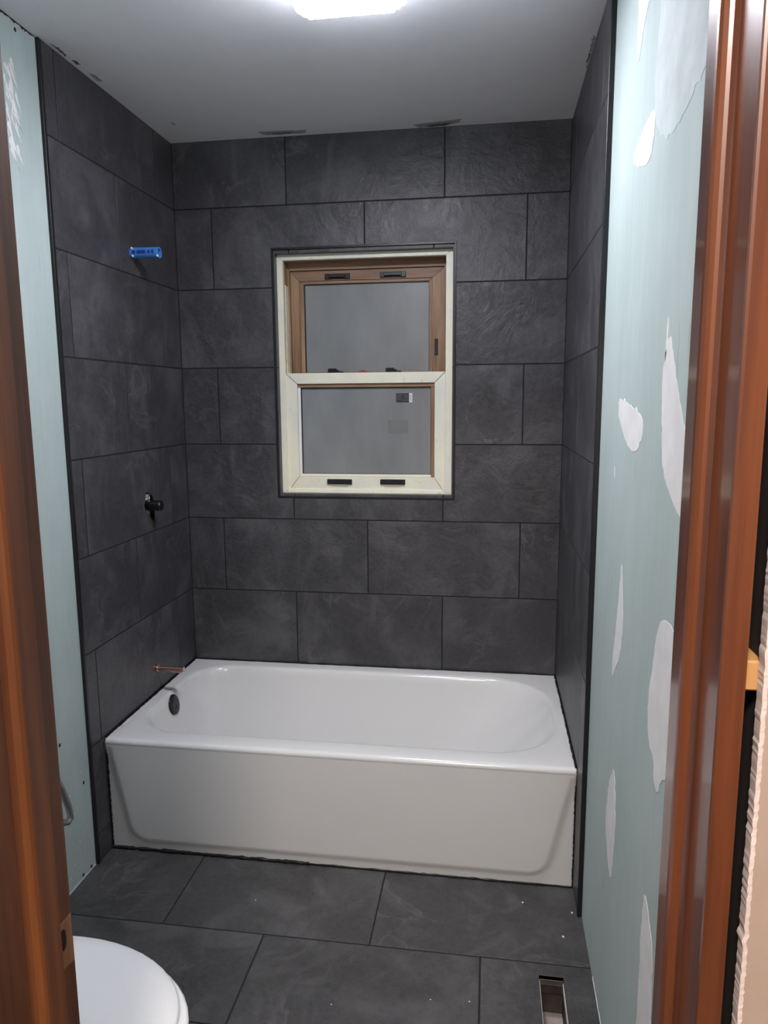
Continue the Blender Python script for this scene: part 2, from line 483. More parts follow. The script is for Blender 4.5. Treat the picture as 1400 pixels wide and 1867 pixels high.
# window reveal: black strips in front, narrow slate slips lining the opening
def ring_strips(name, m, parent, o, i, y0, y1, bev=0.0008):
    (ox0, ox1, oz0, oz1), (ix0, ix1, iz0, iz1) = o, i
    for a in ((ox0, ix0, oz0, oz1), (ix1, ox1, oz0, oz1), (ix0, ix1, oz0, iz0), (ix0, ix1, iz1, oz1)):
        box(name, m, parent, a[0], a[1], y0, y1, a[2], a[3], bev)
FRM = (0.4005, 1.1005, 1.1225, 2.069)
ring_strips('edge_strip', M_TRIM, wall_back, (WIN[0]-0.0065, WIN[1]+0.0065, WIN[2]-0.0065, WIN[3]+0.0065), (WIN[0]+0.0015, WIN[1]-0.0015, WIN[2]+0.0015, WIN[3]-0.0015), -0.0022, 0.006)
for a in ((WIN[0]-0.003, FRM[0]+0.0006, 1.11, 1.63), (WIN[0]-0.003, FRM[0]+0.0006, 1.633, 2.083), (FRM[1]-0.0006, WIN[1]+0.003, 1.11, 1.63), (FRM[1]-0.0006, WIN[1]+0.003, 1.633, 2.083),
          (FRM[0], 0.4585, 1.1085, FRM[2]+0.0005), (0.4615, 1.0655, 1.1085, FRM[2]+0.0005), (1.0685, FRM[1], 1.1085, FRM[2]+0.0005),
          (FRM[0], 0.4585, FRM[3]-0.0005, 2.0856), (0.4615, 1.0255, FRM[3]-0.0005, 2.0856), (1.0285, FRM[1], FRM[3]-0.0005, 2.0856)):
    box('tile_slip', M_TILE, wall_back, a[0], a[1], 0.0055, 0.070, a[2], a[3], 0.0006)

# ------------------------------------------------------------------ window
win = struct(empty('window_1', (0.75, 0.035, 1.1225)), 'double-hung window: oak upper sash, cream lower sash')
WO = Vector(win.location)
def frame4(name, m, parent, o, i, y0, y1, gap=0.0006, bev=0.0012):
    """four mitred members as one mesh (narrow mitre gaps stay open)"""
    (x0, x1, z0, z1), (a0, a1, b0, b1) = o, i
    c = Vector(((x0+x1)/2, y0, (z0+z1)/2))
    bm = bmesh.new(); g = gap
    quads = [[(x0, z0+g), (a0, b0+g), (a0, b1-g), (x0, z1-g)], [(a1, b0+g), (x1, z0+g), (x1, z1-g), (a1, b1-g)],
             [(x0+g, z0), (x1-g, z0), (a1-g, b0), (a0+g, b0)], [(a0+g, b1), (a1-g, b1), (x1-g, z1), (x0+g, z1)]]
    for k, q in enumerate(quads):
        f = [bm.verts.new((u-c.x, y0-c.y, v-c.z)) for u, v in q]
        b = [bm.verts.new((u-c.x, y1-c.y, v-c.z)) for u, v in q]
        fs = [bm.faces.new(f), bm.faces.new(b[::-1])]
        for j in range(4): fs.append(bm.faces.new((f[j], b[j], b[(j+1) % 4], f[(j+1) % 4])))
        for ff in fs: ff.material_index = 0 if k < 2 else (1 if isinstance(m, (list, tuple)) and len(m) > 1 else 0)
        bmesh.ops.bevel(bm, geom=[e for e in set(e for v in f for e in v.link_edges) if all(vv in f for vv in e.verts)], offset=bev, segments=2, affect='EDGES')
    return obj(name, bm, m, parent, c - parent_off(parent))

INN = (0.425, 1.0725, 1.131, 2.0475)
fr = frame4('frame', M_CREAM, win, FRM, INN, 0.035, 0.056)
# oak lining of the track behind the cream face
frame4('track_lining', [M_OAK, M_OAKH], win, (0.4005, 1.1005, 1.1225, 2.069), (0.4262, 1.0712, 1.131, 2.0468), 0.0562, 0.165, bev=0.0004)
frame4('inner_stop', [M_OAK, M_OAKH], win, (0.424, 1.0735, 1.125, 2.049), (0.4345, 1.062, 1.135, 2.0185), 0.100, 0.166)
box('parting_strip', M_CREAM, win, 0.4262, 0.4292, 0.058, 0.098, 1.60, 1.957, 0.0005)

us = frame4('upper_sash', [M_OAK, M_OAKH], win, (0.4355, 1.061, 1.575, 2.0165), (0.472, 1.0145, 1.615, 1.978), 0.110, 0.150)
frame4('glazing_bead', [M_OAK, M_OAKH], us, (0.472, 1.0145, 1.60, 1.978), (0.4885, 1.0005, 1.612, 1.9665), 0.116, 0.140)
frame4('gasket', M_BLACK, us, (0.488, 1.001, 1.60, 1.967), (0.492, 0.9985, 1.612, 1.9635), 0.122, 0.140, bev=0.0004)
box('glass_pane', M_PANE, us, 0.486, 1.003, 0.1275, 0.1315, 1.590, 1.969)
def pull(parent, x0, x1, z0, z1, y):
    """black finger pull: back plate, two end posts and a bar, one casting"""
    cx, cz = (x0+x1)/2, (z0+z1)/2; bm = bmesh.new()
    L = (x1-x0)/2; H = (z1-z0)/2
    bx(bm, -L, L, -0.003, 0.001, -H, H, 0.001)
    for s in (-1, 1): bx(bm, s*L-(0.020 if s > 0 else 0.0005), s*L+(0.0005 if s > 0 else 0.020), -0.008, 0.0, -H*0.95, H*0.95, 0.0015)
    bx(bm, -L+0.018, L-0.018, -0.016, -0.010, -H*0.45, H*0.75, 0.002)
    for s in (-1, 1): bx(bm, s*(L-0.021)-0.005, s*(L-0.021)+0.005, -0.015, -0.001, -H*0.5, H*0.7, 0.001)
    return obj('finger_pull', bm, M_BLACK, parent, Vector((cx, y, cz)) - parent_off(parent))
pull(us, 0.580, 0.682, 1.982, 2.0035, 0.110); pull(us, 0.805, 0.908, 1.982, 2.0035, 0.110)
lt = box('vent_latch', M_BLACK, us, 1.0235, 1.0365, 0.1065, 0.112, 1.676, 1.741, 0.0015)

ls = frame4('lower_sash', M_CREAM, win, (0.4228, 1.0715, 1.1262, 1.609), (0.4705, 1.0295, 1.1895, 1.5665), 0.0425, 0.095, gap=0.0013)
for nm, m, q in (('glazing_bead', M_OAKH, (0.4705, 1.0295, 1.5515, 1.5660)), ('glazing_bead', M_OAK, (1.0145, 1.0290, 1.1900, 1.5515)),
                 ('glazing_bead', M_WHITE, (0.4710, 0.4815, 1.1990, 1.5515)), ('glazing_bead', M_CREAM, (0.4710, 1.0145, 1.1900, 1.2000))):
    box(nm, m, ls, q[0], q[1], 0.052, 0.075, q[2], q[3], 0.0015)
frame4('gasket', M_BLACK, ls, (0.4812, 1.0148, 1.1995, 1.5518), (0.4850, 1.0125, 1.2015, 1.5480), 0.060, 0.075, bev=0.0004)
box('glass_pane', M_PANE, ls, 0.479, 1.017, 0.0640, 0.0680, 1.196, 1.555)
box('bottom_lip', M_CREAM, ls, 0.4235, 1.0710, 0.0385, 0.0600, 1.1264, 1.1400, 0.003, 2)
pull(ls, 0.590, 0.692, 1.159, 1.180, 0.0425); pull(ls, 0.810, 0.911, 1.160, 1.181, 0.0425)
for x in (0.63, 0.866):
    bm = bmesh.new()
    bx(bm, -0.034, 0.028, -0.014, 0.014, -0.002, 0.006, 0.001)
    bx(bm, -0.034, 0.010, -0.010, 0.010, 0.006, 0.012, 0.001)
    bx(bm, -0.034, 0.000, -0.006, 0.006, 0.012, 0.018, 0.001)
    obj('tilt_latch', bm, M_BLACK, ls, Vector((x, 0.066, 1.609)) - parent_off(ls))
bm = bmesh.new(); bx(bm, -0.018, 0.018, -0.008, 0.008, -0.002, 0.006, 0.002); bx(bm, -0.006, 0.006, -0.005, 0.005, 0.005, 0.010, 0.001)
obj('sash_lock_tab', bm, M_RED, ls, Vector((0.739, 0.066, 1.609)) - parent_off(ls))
st = box('sticker', M_STICK, ls, 0.873, 0.9255, 0.0630, 0.0640, 1.490, 1.526)
box('barcode_strip', M_PAPER, st, 0.9255, 0.938, 0.0630, 0.0640, 1.4905, 1.526)
for k, (dx, dz, ww) in enumerate(((0.004, 0.029, 0.018), (0.004, 0.021, 0.014), (0.004, 0.013, 0.018), (0.032, 0.027, 0.016), (0.032, 0.019, 0.017), (0.026, 0.008, 0.022))):
    box('print_line', M_PRINT_REFL, st, 0.873+dx, 0.873+dx+ww, 0.06275, 0.0632, 1.490+dz, 1.490+dz+0.0018)
for k in range(5): box('barcode_bar', M_BLACK, st, 0.929, 0.934, 0.06275, 0.0632, 1.497+k*0.005, 1.4990+k*0.005)
box('sticker_reflection', M_PRINT_REFL, ls, 0.840, 0.921, 0.0633, 0.0640, 1.366, 1.419)  # reflection of the sticker, painted as a pale rectangle on the pane

# ------------------------------------------------------------------ bathtub
tub = empty('bathtub', (0.762, -0.38, 0.0))
tag(tub, 'white alcove bathtub with bowed apron below the window', 'bathtub')
TO = Vector(tub.location)
HT = 0.3983; YF = -0.7605
def rrect(x0, x1, y0, y1, r, z, n=14, ns=18):
    """ring of points: rounded rectangle with equal counts at every level; r = (front-left, front-right, back-right, back-left)"""
    out = []
    cs = [((x0+r[0], y0+r[0]), math.pi, r[0]), ((x1-r[1], y0+r[1]), 1.5*math.pi, r[1]), ((x1-r[2], y1-r[2]), 0, r[2]), ((x0+r[3], y1-r[3]), 0.5*math.pi, r[3])]
    arcs = []
    for (cx, cy), a0, rr in cs:
        arcs.append([(cx+rr*math.cos(a0+k/n*math.pi/2), cy+rr*math.sin(a0+k/n*math.pi/2), z) for k in range(n+1)])
    for i in range(4):
        out += arcs[i]
        a, b = arcs[i][-1], arcs[(i+1) % 4][0]
        for k in range(1, ns): out.append(tuple(a[j]+(b[j]-a[j])*k/ns for j in range(3)))
    return out
def lerp(a, b, t): return a+(b-a)*t
rings = []
e = 0.0008
for ins, z in ((0.006, 0.372), (0.0014, 0.378), (0.0002, 0.384), (0.0015, 0.3895), (0.0045, 0.3943), (0.009, 0.3972), (0.016, HT)):
    rings.append(rrect(e, W-e, YF+ins, -0.006, (0.006, 0.006, 0.004, 0.004), z))
# basin: roll over the rim, then walls that lean in, then a fillet and the floor
X0, X1, Y0, Y1 = 0.038, 1.496, -0.690, -0.050
R0 = (0.17, 0.23, 0.25, 0.17)
for ins, z in ((0.0, HT), (0.008, HT-0.0012), (0.015, HT-0.005), (0.020, HT-0.012)):
    rings.append(rrect(X0+ins, X1-ins, Y0+ins, Y1-ins, tuple(r-ins*0.6 for r in R0), z))
for k in range(1, 13):
    t = k/12; zt = lerp(HT-0.012, 0.10, t); q = t**1.2
    rings.append(rrect(X0+0.020+0.075*q, X1-0.020-0.26*q, Y0+0.020+0.050*q, Y1-0.020-0.050*q, tuple(r*(1-0.25*q) for r in R0), zt))
for a in (0.25, 0.5, 0.75, 1.0):
    th = a*math.pi/2; dz = 0.045*math.sin(th); di = 0.045*(1-math.cos(th))
    rings.append(rrect(X0+0.095+di, X1-0.28-di, Y0+0.07+di, Y1-0.07-di, tuple(r*0.75-di*0.5 for r in R0), 0.10-dz))
bm = bmesh.new()
vr = [[bm.verts.new(Vector(p)-TO) for p in r] for r in rings]
for A, B in zip(vr, vr[1:]):
    n_ = len(A)
    for k in range(n_): bm.faces.new((A[k], A[(k+1) % n_], B[(k+1) % n_], B[k]))
bm.faces.new(vr[-1])
obj('basin', bm, M_ENAMEL, tub, (0, 0, 0), smooth=True)
# apron: bowed panel standing proud of a flange that runs down both sides and along the floor
def apron_h(x, z):
    def dist(px, pz, qx, qz, sgn):
        dx, dz = qx-px, qz-pz; L = math.hypot(dx, dz)
        return sgn*((x-px)*dz-(z-pz)*dx)/L
    dl = dist(0.080, 0.036, 0.008, 0.385, 1); dr = dist(1.440, 0.038, 1.520, 0.385, -1)
    dbm = z - 0.037
    d = dbm; r = 0.055
    for s in (dl, dr):
        if s < r and dbm < r: d = min(d, r-math.hypot(max(0, r-s), max(0, r-dbm)))
        else: d = min(d, s)
    t = min(1, max(0, d/0.026+0.5)); t = t*t*(3-2*t)
    return t
bm = bmesh.new()
nx, nz = 240, 90
grid = []
for j in range(nz+1):
    z = 0.004+(0.384-0.004)*j/nz; row = []
    for i in range(nx+1):
        x = 0.002+(W-0.004)*i/nx
        top = max(0.0, (z-0.345)/0.04)
        h = max(apron_h(x, z), min(1, max(0, (z-0.30)/0.07))**2)
        y = -0.7510 - 0.0083*h
        row.append(bm.verts.new(Vector((x, y, z))-TO))
    grid.append(row)
for a, b in zip(grid, grid[1:]):
    for i in range(nx): bm.faces.new((a[i], a[i+1], b[i+1], b[i]))
# return the edges inwards so the apron has thickness
bnd = [ed for ed in bm.edges if len(ed.link_faces) == 1]
ex = bmesh.ops.extrude_edge_only(bm, edges=bnd)
for v in [g for g in ex['geom'] if isinstance(g, bmesh.types.BMVert)]: v.co.y += 0.02
obj('apron', bm, M_APRON, tub, (0, 0, 0), smooth=True)
ap = tub.children[-1]; md = ap.modifiers.new('split', 'EDGE_SPLIT'); md.split_angle = math.radians(60)
# overflow plate on the drain end
bm = bmesh.new()
prof = [(0.0, 0.007), (0.020, 0.0068), (0.033, 0.0055), (0.038, 0.003), (0.039, 0.0), (0.039, -0.006)]
segs = 36; pr = []
for rr, hh in prof:
    if rr == 0: pr.append([bm.verts.new((hh, 0, 0))])
    else: pr.append([bm.verts.new((hh, rr*math.cos(2*math.pi*k/segs), rr*math.sin(2*math.pi*k/segs))) for k in range(segs)])
for k in range(segs): bm.faces.new((pr[0][0], pr[1][k], pr[1][(k+1) % segs]))
for A, B in zip(pr[1:], pr[2:]):
    for k in range(segs): bm.faces.new((A[k], B[k], B[(k+1) % segs], A[(k+1) % segs]))
ov = obj('overflow_plate', bm, M_BLACK, tub, Vector((0.067, -0.372, 0.352))-TO, smooth=True)
ov.rotation_euler = (0, -0.24, 0); ov['label'] = 'round black overflow plate'
bm = bmesh.new(); bmesh.ops.create_cone(bm, cap_ends=True, segments=14, radius1=0.004, radius2=0.0035, depth=0.003)
sc_ = obj('screw', bm, M_BLACKP, ov, (0.0075, 0, -0.013)); sc_.rotation_euler = (0, math.pi/2, 0)
# black silicone beads round the tub
def bead(pts, rad, seed, n=60, parent=tub):
    rng = random.Random(seed); P_ = [Vector(p) for p in pts]; out = []
    per = n // (len(P_)-1)
    for a, b in zip(P_, P_[1:]):
        for k in range(per): out.append(a.lerp(b, k/per) + Vector((rng.uniform(-1, 1), rng.uniform(-1, 1), rng.uniform(-1, 1)))*rad*0.15)
    out.append(P_[-1])
    rr = [rad*rng.uniform(0.75, 1.25) for _ in out]
    tube('silicone_bead', out, rad, M_CAULK, parent, 7, rfun=lambda i: rr[i])
bead([(0.002, -0.005, HT), (0.002, YF+0.01, HT)], 0.0045, 1)
bead([(0.004, -0.0050, HT), (W-0.004, -0.0050, HT)], 0.0046, 2)
bead([(W-0.002, -0.005, HT), (W-0.002, YF+0.01, HT)], 0.0045, 3)
bead([(0.001, YF+0.010, HT-0.004), (0.001, YF+0.012, 0.002)], 0.0055, 4)
bead([(W-0.001, YF+0.010, HT-0.004), (W-0.001, YF+0.012, 0.002)], 0.0042, 5)
bead([(0.004, -0.750, 0.004), (W*0.45, -0.750, 0.004)], 0.0070, 6)
bead([(W*0.45, -0.749, 0.003), (W-0.004, -0.749, 0.003)], 0.0048, 7)

# ------------------------------------------------------------------ pipes on the left wall
sl = tube('pipe_sleeve', [(-0.01, -0.371, 2.013), (0.05, -0.371, 2.012), (0.103, -0.371, 2.011)], 0.0185, M_BLUE, None, 20, hollow=True)
tag(sl, 'blue plastic tube over shower stub high on the tiled wall', 'pipe')
for k, (x0, x1, z) in enumerate(((0.010, 0.022, 0.004), (0.027, 0.060, 0.004), (0.066, 0.076, 0.004), (0.080, 0.090, 0.003))):
    n_ = 4
    bm = bmesh.new()
    a0, a1 = math.radians(-112), math.radians(-78)
    vv = []
    for j in range(n_+1):
        a = math.radians(160) + (math.radians(196)-math.radians(160))*j/n_
        yy, zz = 0.0188*math.sin(a-math.pi/2+0.0), 0.0
        # the side that faces the room's door: -Y
        yy = -0.0188*math.cos(a-math.pi); zz = 0.0188*math.sin(a-math.pi)*-1
        vv.append((bm.verts.new((x0, yy, zz)), bm.verts.new((x1, yy, zz))))
    for A, B in zip(vv, vv[1:]): bm.faces.new((A[0], A[1], B[1], B[0]))
    obj('print_mark', bm, M_BLUED, sl, Vector((0.01, 0, -0.001)))
for (x, a, l) in ((0.008, 2.2, 0.010), (0.010, -2.4, 0.010), (0.100, -2.2, 0.010)):
    box('plastic_flake', M_PAPER, sl, x, x+0.004, -0.371-0.019-0.002, -0.371-0.012, 2.012+0.017*math.sin(a)-0.004, 2.012+0.017*math.sin(a)+0.003, 0.0006)

vb = empty('mixer_valve', (0.0, -0.349, 1.117))
tag(vb, 'black mixer valve cartridge poking through a ragged tile hole', 'valve')
VO = Vector(vb.location)
tube('cartridge', [(-0.05, -0.351, 1.119), (0.020, -0.351, 1.119), (0.0455, -0.351, 1.119), (0.0490, -0.351, 1.119), (0.0505, -0.351, 1.119)], 0.0195, M_BLACKP, vb, 24,
     rfun=lambda i: (0.0195, 0.0195, 0.0195, 0.0182, 0.0160)[i])
bm = bmesh.new(); bmesh.ops.create_icosphere(bm, subdivisions=2, radius=0.0035)
obj('cartridge_screw', bm, M_CHROME, vb, Vector((0.047, -0.366, 1.124))-VO, smooth=True)
box('valve_body', M_BRASS, vb, -0.070, -0.009, -0.385, -0.325, 1.070, 1.130, 0.006, 2)
box('stop_screw', M_CHROME, vb, -0.020, -0.001, -0.368, -0.360, 1.150, 1.160, 0.002)
box('stop_screw', M_CHROME, vb, -0.020, -0.001, -0.350, -0.342, 1.146, 1.156, 0.002)
box('mount_plate', M_PALE, vb, -0.022, -0.006, -0.370, -0.325, 1.138, 1.160, 0.002)

sp = tube('copper_stub', [(-0.02, -0.366, 0.4927), (0.05, -0.366, 0.4927), (0.108, -0.366, 0.4927)], 0.0085, M_COPPER, None, 18, hollow=True)
tag(sp, 'copper pipe stub for the tub spout above the tub rim', 'pipe')
tube('collar', [(0.001, -0.366, 0.4927), (0.007, -0.366, 0.4927)], 0.0125, M_COPPER, sp, 18)
tube('end_cap', [(0.100, -0.366, 0.4927), (0.111, -0.366, 0.4927)], 0.0094, M_COPPER, sp, 18)
box('solder_tail', M_COPPER, sp, 0.060, 0.109, -0.382, -0.372, 0.4835, 0.4885, 0.0015)

# ------------------------------------------------------------------ ceiling lamp
lamp = empty('ceiling_lamp', (0.900, -1.085, ZC))
tag(lamp, 'lit square glass ceiling lamp with ribbed edges', 'lamp')
LO = Vector(lamp.location)
box('ceiling_pan', M_WHITE, lamp, 0.79, 1.01, -1.200, -0.975, ZC-0.066, ZC+0.001, 0.006, 2)  # pan hidden above the shade, enlarged to block light going up
bm = bmesh.new()
xs = []
for k in range(0, 41): xs.append(-0.135+0.27*k/40)
def prof_z(x):
    a = abs(x); z = 0.0
    if a > 0.098: z = 0.020*((a-0.098)/0.037)**1.3
    if a > 0.098: z += 0.0022*math.cos((a-0.098)/0.037*math.pi*6)
    return z
xs = sorted(set([round(-0.135+0.27*k/54, 5) for k in range(55)] + [s*(0.098+0.037*k/32) for k in range(33) for s in (-1, 1)]))
y_a, y_b = -0.135, 0.130
rows = []
ny = 16
for j in range(ny+1):
    y = y_a+(y_b-y_a)*j/ny
    t = abs(2*j/ny-1); lift = 0.010*max(0, t-0.6)**2/0.16
    rows.append([(bm.verts.new((x, y, -0.082+prof_z(x)+lift)), bm.verts.new((x, y, -0.078+prof_z(x)+lift))) for x in xs])
def rib(xm): return 2 if abs(xm) > 0.102 and math.cos((abs(xm)-0.098)/0.037*math.pi*6) > 0.25 else 0
for a, b in zip(rows, rows[1:]):
    for i in range(len(xs)-1):
        f = bm.faces.new((a[i][0], b[i][0], b[i+1][0], a[i+1][0])); f.material_index = rib((xs[i]+xs[i+1])/2)
        f = bm.faces.new((a[i][1], a[i+1][1], b[i+1][1], b[i][1])); f.material_index = 1
for r in (rows[0], rows[-1]):
    for i in range(len(xs)-1): bm.faces.new((r[i][0], r[i+1][0], r[i+1][1], r[i][1])).material_index = 1
for i in (0, -1):
    for a, b in zip(rows, rows[1:]): bm.faces.new((a[i][0], b[i][0], b[i][1], a[i][1])).material_index = 1
obj('glass_shade', bm, [M_SHADE, M_SHADEUP, M_ETCH], lamp, (0, 0, 0))
for x, y in ((-0.07, 0), (0.07, 0)):
    tube('shade_post', [(0.90+x, -1.085, ZC-0.025), (0.90+x, -1.085, ZC-0.092)], 0.006, M_CHROME, lamp, 10)

# ------------------------------------------------------------------ toilet
toi = empty('toilet', (0.36, -1.828, 0.0))
tag(toi, 'white toilet with closed lid standing by the left drywall', 'toilet')
QO = Vector(toi.location)
CY = -1.828
def egg(x0, xc, x1, b, z, n=48, pw=2.0):
    """oval ring, flatter at the back (x0), round at the front (x1)"""
    out = []
    for k in range(n):
        a = 2*math.pi*k/n; ca, sa = math.cos(a), math.sin(a)
        if ca >= 0: x = xc+(x1-xc)*ca; y = b*sa
        else:
            q = 2.8; ca2 = -abs(ca)**(2/q); sa2 = math.copysign(abs(sa)**(2/q), sa)
            x = xc+(xc-x0)*ca2; y = b*sa2
        out.append(Vector((x, CY+y, z)))
    return out
def loft(name, rings, m, parent, close0=True, close1=True, loc=QO):
    bm = bmesh.new(); vr = [[bm.verts.new(p-loc) for p in r] for r in rings]
    n_ = len(vr[0])
    for A, B in zip(vr, vr[1:]):
        for k in range(n_): bm.faces.new((A[k], A[(k+1) % n_], B[(k+1) % n_], B[k]))
    if close0: bm.faces.new(vr[0][::-1])
    if close1: bm.faces.new(vr[-1])
    o = obj(name, bm, m, parent, loc-parent_off(parent), smooth=True)
    md = o.modifiers.new('split', 'EDGE_SPLIT'); md.split_angle = math.radians(55)
    return o
XC = 0.455
loft('bowl', [egg(0.14, 0.33, 0.52, 0.105, 0.0), egg(0.14, 0.33, 0.52, 0.105, 0.03), egg(0.16, 0.34, 0.535, 0.10, 0.10), egg(0.17, 0.38, 0.60, 0.13, 0.20), egg(0.18, 0.43, 0.69, 0.172, 0.30),
              egg(0.20, XC, 0.732, 0.188, 0.36), egg(0.20, XC, 0.742, 0.192, 0.385), egg(0.20, XC, 0.742, 0.192, 0.398), egg(0.205, XC, 0.736, 0.187, 0.4015)], M_CHINA, toi)
loft('seat', [egg(0.245, XC, 0.742, 0.190, 0.404), egg(0.240, XC, 0.747, 0.195, 0.408), egg(0.240, XC, 0.747, 0.195, 0.416), egg(0.245, XC, 0.742, 0.190, 0.420)], M_SEAT, toi)
loft('lid', [egg(0.246, XC, 0.724, 0.186, 0.4225), egg(0.240, XC, 0.730, 0.192, 0.426), egg(0.240, XC, 0.730, 0.192, 0.432), egg(0.243, XC, 0.726, 0.188, 0.4355), egg(0.26, XC, 0.70, 0.165, 0.4385), egg(0.32, XC, 0.62, 0.10, 0.4405), egg(0.42, XC, 0.49, 0.02, 0.441)], M_SEAT, toi)
for s in (-1, 1): box('hinge', M_SEAT, toi, 0.222, 0.262, CY+s*0.075-0.018, CY+s*0.075+0.018, 0.400, 0.436, 0.005, 2)
box('tank', M_CHINA, toi, 0.006, 0.200, CY-0.215, CY+0.215, 0.385, 0.735, 0.02, 3)
box('tank_lid', M_CHINA, toi, 0.000, 0.212, CY-0.225, CY+0.225, 0.735, 0.765, 0.008, 2)
box('neck', M_CHINA, toi, 0.03, 0.26, CY-0.11, CY+0.11, 0.25, 0.395, 0.02, 2)
tube('flush_lever', [(0.200, CY+0.15, 0.66), (0.222, CY+0.15, 0.66), (0.224, CY+0.08, 0.655)], 0.007, M_CHROME, toi, 10)

# braided water line that loops beside the drywall
hp = bezier((0.09, -1.66, 0.395), (0.09, -1.62, 0.62), (0.10, -1.20, 0.60), (0.10, -1.155, 0.458), 16)
hp += [(0.10, -1.140, 0.420), (0.10, -1.127, 0.385), (0.10, -1.1205, 0.358), (0.10, -1.121, 0.345), (0.098, -1.130, 0.338), (0.094, -1.146, 0.345)]
hp += bezier((0.090, -1.165, 0.362), (0.08, -1.22, 0.42), (0.07, -1.40, 0.30), (0.07, -1.46, 0.205), 12)
ho = tube('water_hose', hp, 0.0092, M_STEEL, None, 12)
tag(ho, 'braided steel water hose looping beside the left drywall', 'hose')
sv = tube('stop_valve', [(-0.006, -1.46, 0.190), (0.045, -1.46, 0.190), (0.085, -1.46, 0.190)], 0.011, M_CHROME, None, 14)
tag(sv, 'small chrome stop valve low on the left drywall behind the toilet', 'valve')
tube('valve_outlet', [(0.07, -1.46, 0.185), (0.07, -1.46, 0.215)], 0.009, M_CHROME, sv, 12)
tube('valve_handle', [(0.083, -1.46, 0.190), (0.103, -1.46, 0.190)], 0.017, M_CHROME, sv, 8)

# ------------------------------------------------------------------ doorway
def jamb(name, side, m, xj, label):
    """side -1: left jamb (opening towards +X); +1: right jamb. Profile: board, stop with rounded edge"""
    s = side
    bm = bmesh.new()
    t = 0.0195
    pr = [(0, YD0), (0, YD0-0.036), (-0.010, YD0-0.036), (-0.012, YD0-0.038), (-0.012, YD0-0.064), (-0.0115, YD0-0.068), (-0.0095, YD0-0.0715), (-0.006, YD0-0.0735), (-0.003, YD0-0.0745), (-0.001, YD0-0.078), (0, YD0-0.081),
          (0, YD1+0.003), (0.0008, YD1+0.0008), (0.003, YD1), (t, YD1), (t, YD0)]
    a = [bm.verts.new((s*px, py-YD0, 0.0)) for px, py in pr]
    b = [bm.verts.new((s*px, py-YD0, 2.06)) for px, py in pr]
    for k in range(len(pr)): bm.faces.new((a[k], a[(k+1) % len(pr)], b[(k+1) % len(pr)], b[k]))
    bm.faces.new(a); bm.faces.new(b)
    o = obj(name, bm, m, None, (xj, YD0, 0.0))
    return o
jl = jamb('trim_3', -1, M_JAMB_L, JL, None)
struct(jl, 'dark brown varnished door jamb with a chipped strike mortise')
jr = jamb('trim_4', 1, M_JAMB_R, JR, None)
struct(jr, 'glossy red-brown door jamb beside the bare drywall edge')
# strike mortise: raw routed recess and a dark latch hole
plate('mortise', 'left', Vector((JL, 0, 0)), [(-2.1705, 0.852), (-2.1365, 0.845), (-2.1365, 0.906), (-2.1705, 0.906)], [], -0.002, 0.0006, M_RAWWOOD, jl)
plate('latch_hole', 'left', Vector((JL, 0, 0)), smooth_poly(rect(-2.160, -2.149, 0.872, 0.898), 2), [], -0.002, 0.0011, M_DARK, jl)
box('head_jamb', M_JAMB_R, None, JL-0.0195, JR+0.0195, YD1, YD0, 2.06, 2.08, 0.002)
hj = C.objects['head_jamb']; hj.name = 'trim_5'; struct(hj, 'wooden head jamb over the doorway')

SX0, SX1 = JL-0.0195-0.012, JR+0.0375
bm = bmesh.new()
bx(bm, -0.9, SX0, YD1+0.0127, YD0-0.0127, 0, ZC); bx(bm, SX1, 2.5, YD1+0.0127, YD0-0.0127, 0, ZC); bx(bm, SX0, SX1, YD1+0.0127, YD0-0.0127, 2.083, ZC)
wall_front = struct(obj('wall_front', bm, M_DARK), 'stud wall round the doorway')  # studs coloured near black, painting in the shade of the jamb gap
rng = random.Random(3)
edge = []
for k in range(0, 900):
    z = k*0.00265
    x = JR+0.0325 + 0.0007*(noise.noise(Vector((0, 0, z*170)))) + rng.uniform(-0.0003, 0.0003) - 0.0022*max(0, noise.noise(Vector((3, 0, z*45)))-0.42)/0.3
    edge.append((x, z))
plate('drywall_sheet', 'front', Vector((0, YD1, 0)), [(x+0.0022, z) for x, z in edge] + [(2.5, ZC-0.02), (2.5, 0.0)], [], -0.0125, 0.0, M_HALL, wall_front)
box('drywall_sheet', M_HALL, wall_front, -0.9, SX0, YD1, YD1+0.0125, 0, ZC-0.02)
box('drywall_sheet', M_HALL, wall_front, SX0, JR+0.034, YD1, YD1+0.0125, 2.083, ZC-0.02)
box('drywall_sheet', M_DRY, wall_front, -0.008, SX0, YD0-0.0125, YD0, 0, ZC)
box('drywall_sheet', M_DRY, wall_front, JR+0.0200, XDR, YD0-0.0125, YD0, 0, ZC)
box('drywall_sheet', M_DRY, wall_front, SX0, JR+0.020, YD0-0.0125, YD0, 2.083, ZC)
bm = bmesh.new()
vv = []
for x, z in edge:
    x2 = x+0.0030+rng.uniform(-0.0005, 0.0005)
    vv.append([bm.verts.new((x-JR, 0.0127, z)), bm.verts.new((x-JR, 0.0004, z)), bm.verts.new((x2-JR, -0.0005-rng.uniform(0, 0.0005), z)), bm.verts.new((x2+0.001-JR, 0.0125, z))])
for A, B in zip(vv, vv[1:]):
    for k in range(4): bm.faces.new((A[k], B[k], B[(k+1) % 4], A[(k+1) % 4]))
obj('broken_gypsum_edge', bm, M_GYP, wall_front, (JR, YD1, 0))
sh = box('wood_shim', M_PINE, None, JR+0.0195, JR+0.0376, YD1+0.014, YD0-0.02, 1.266, 1.291, 0.0015)
tag(sh, 'pale pine shim block wedged between jamb and drywall edge', 'shim')

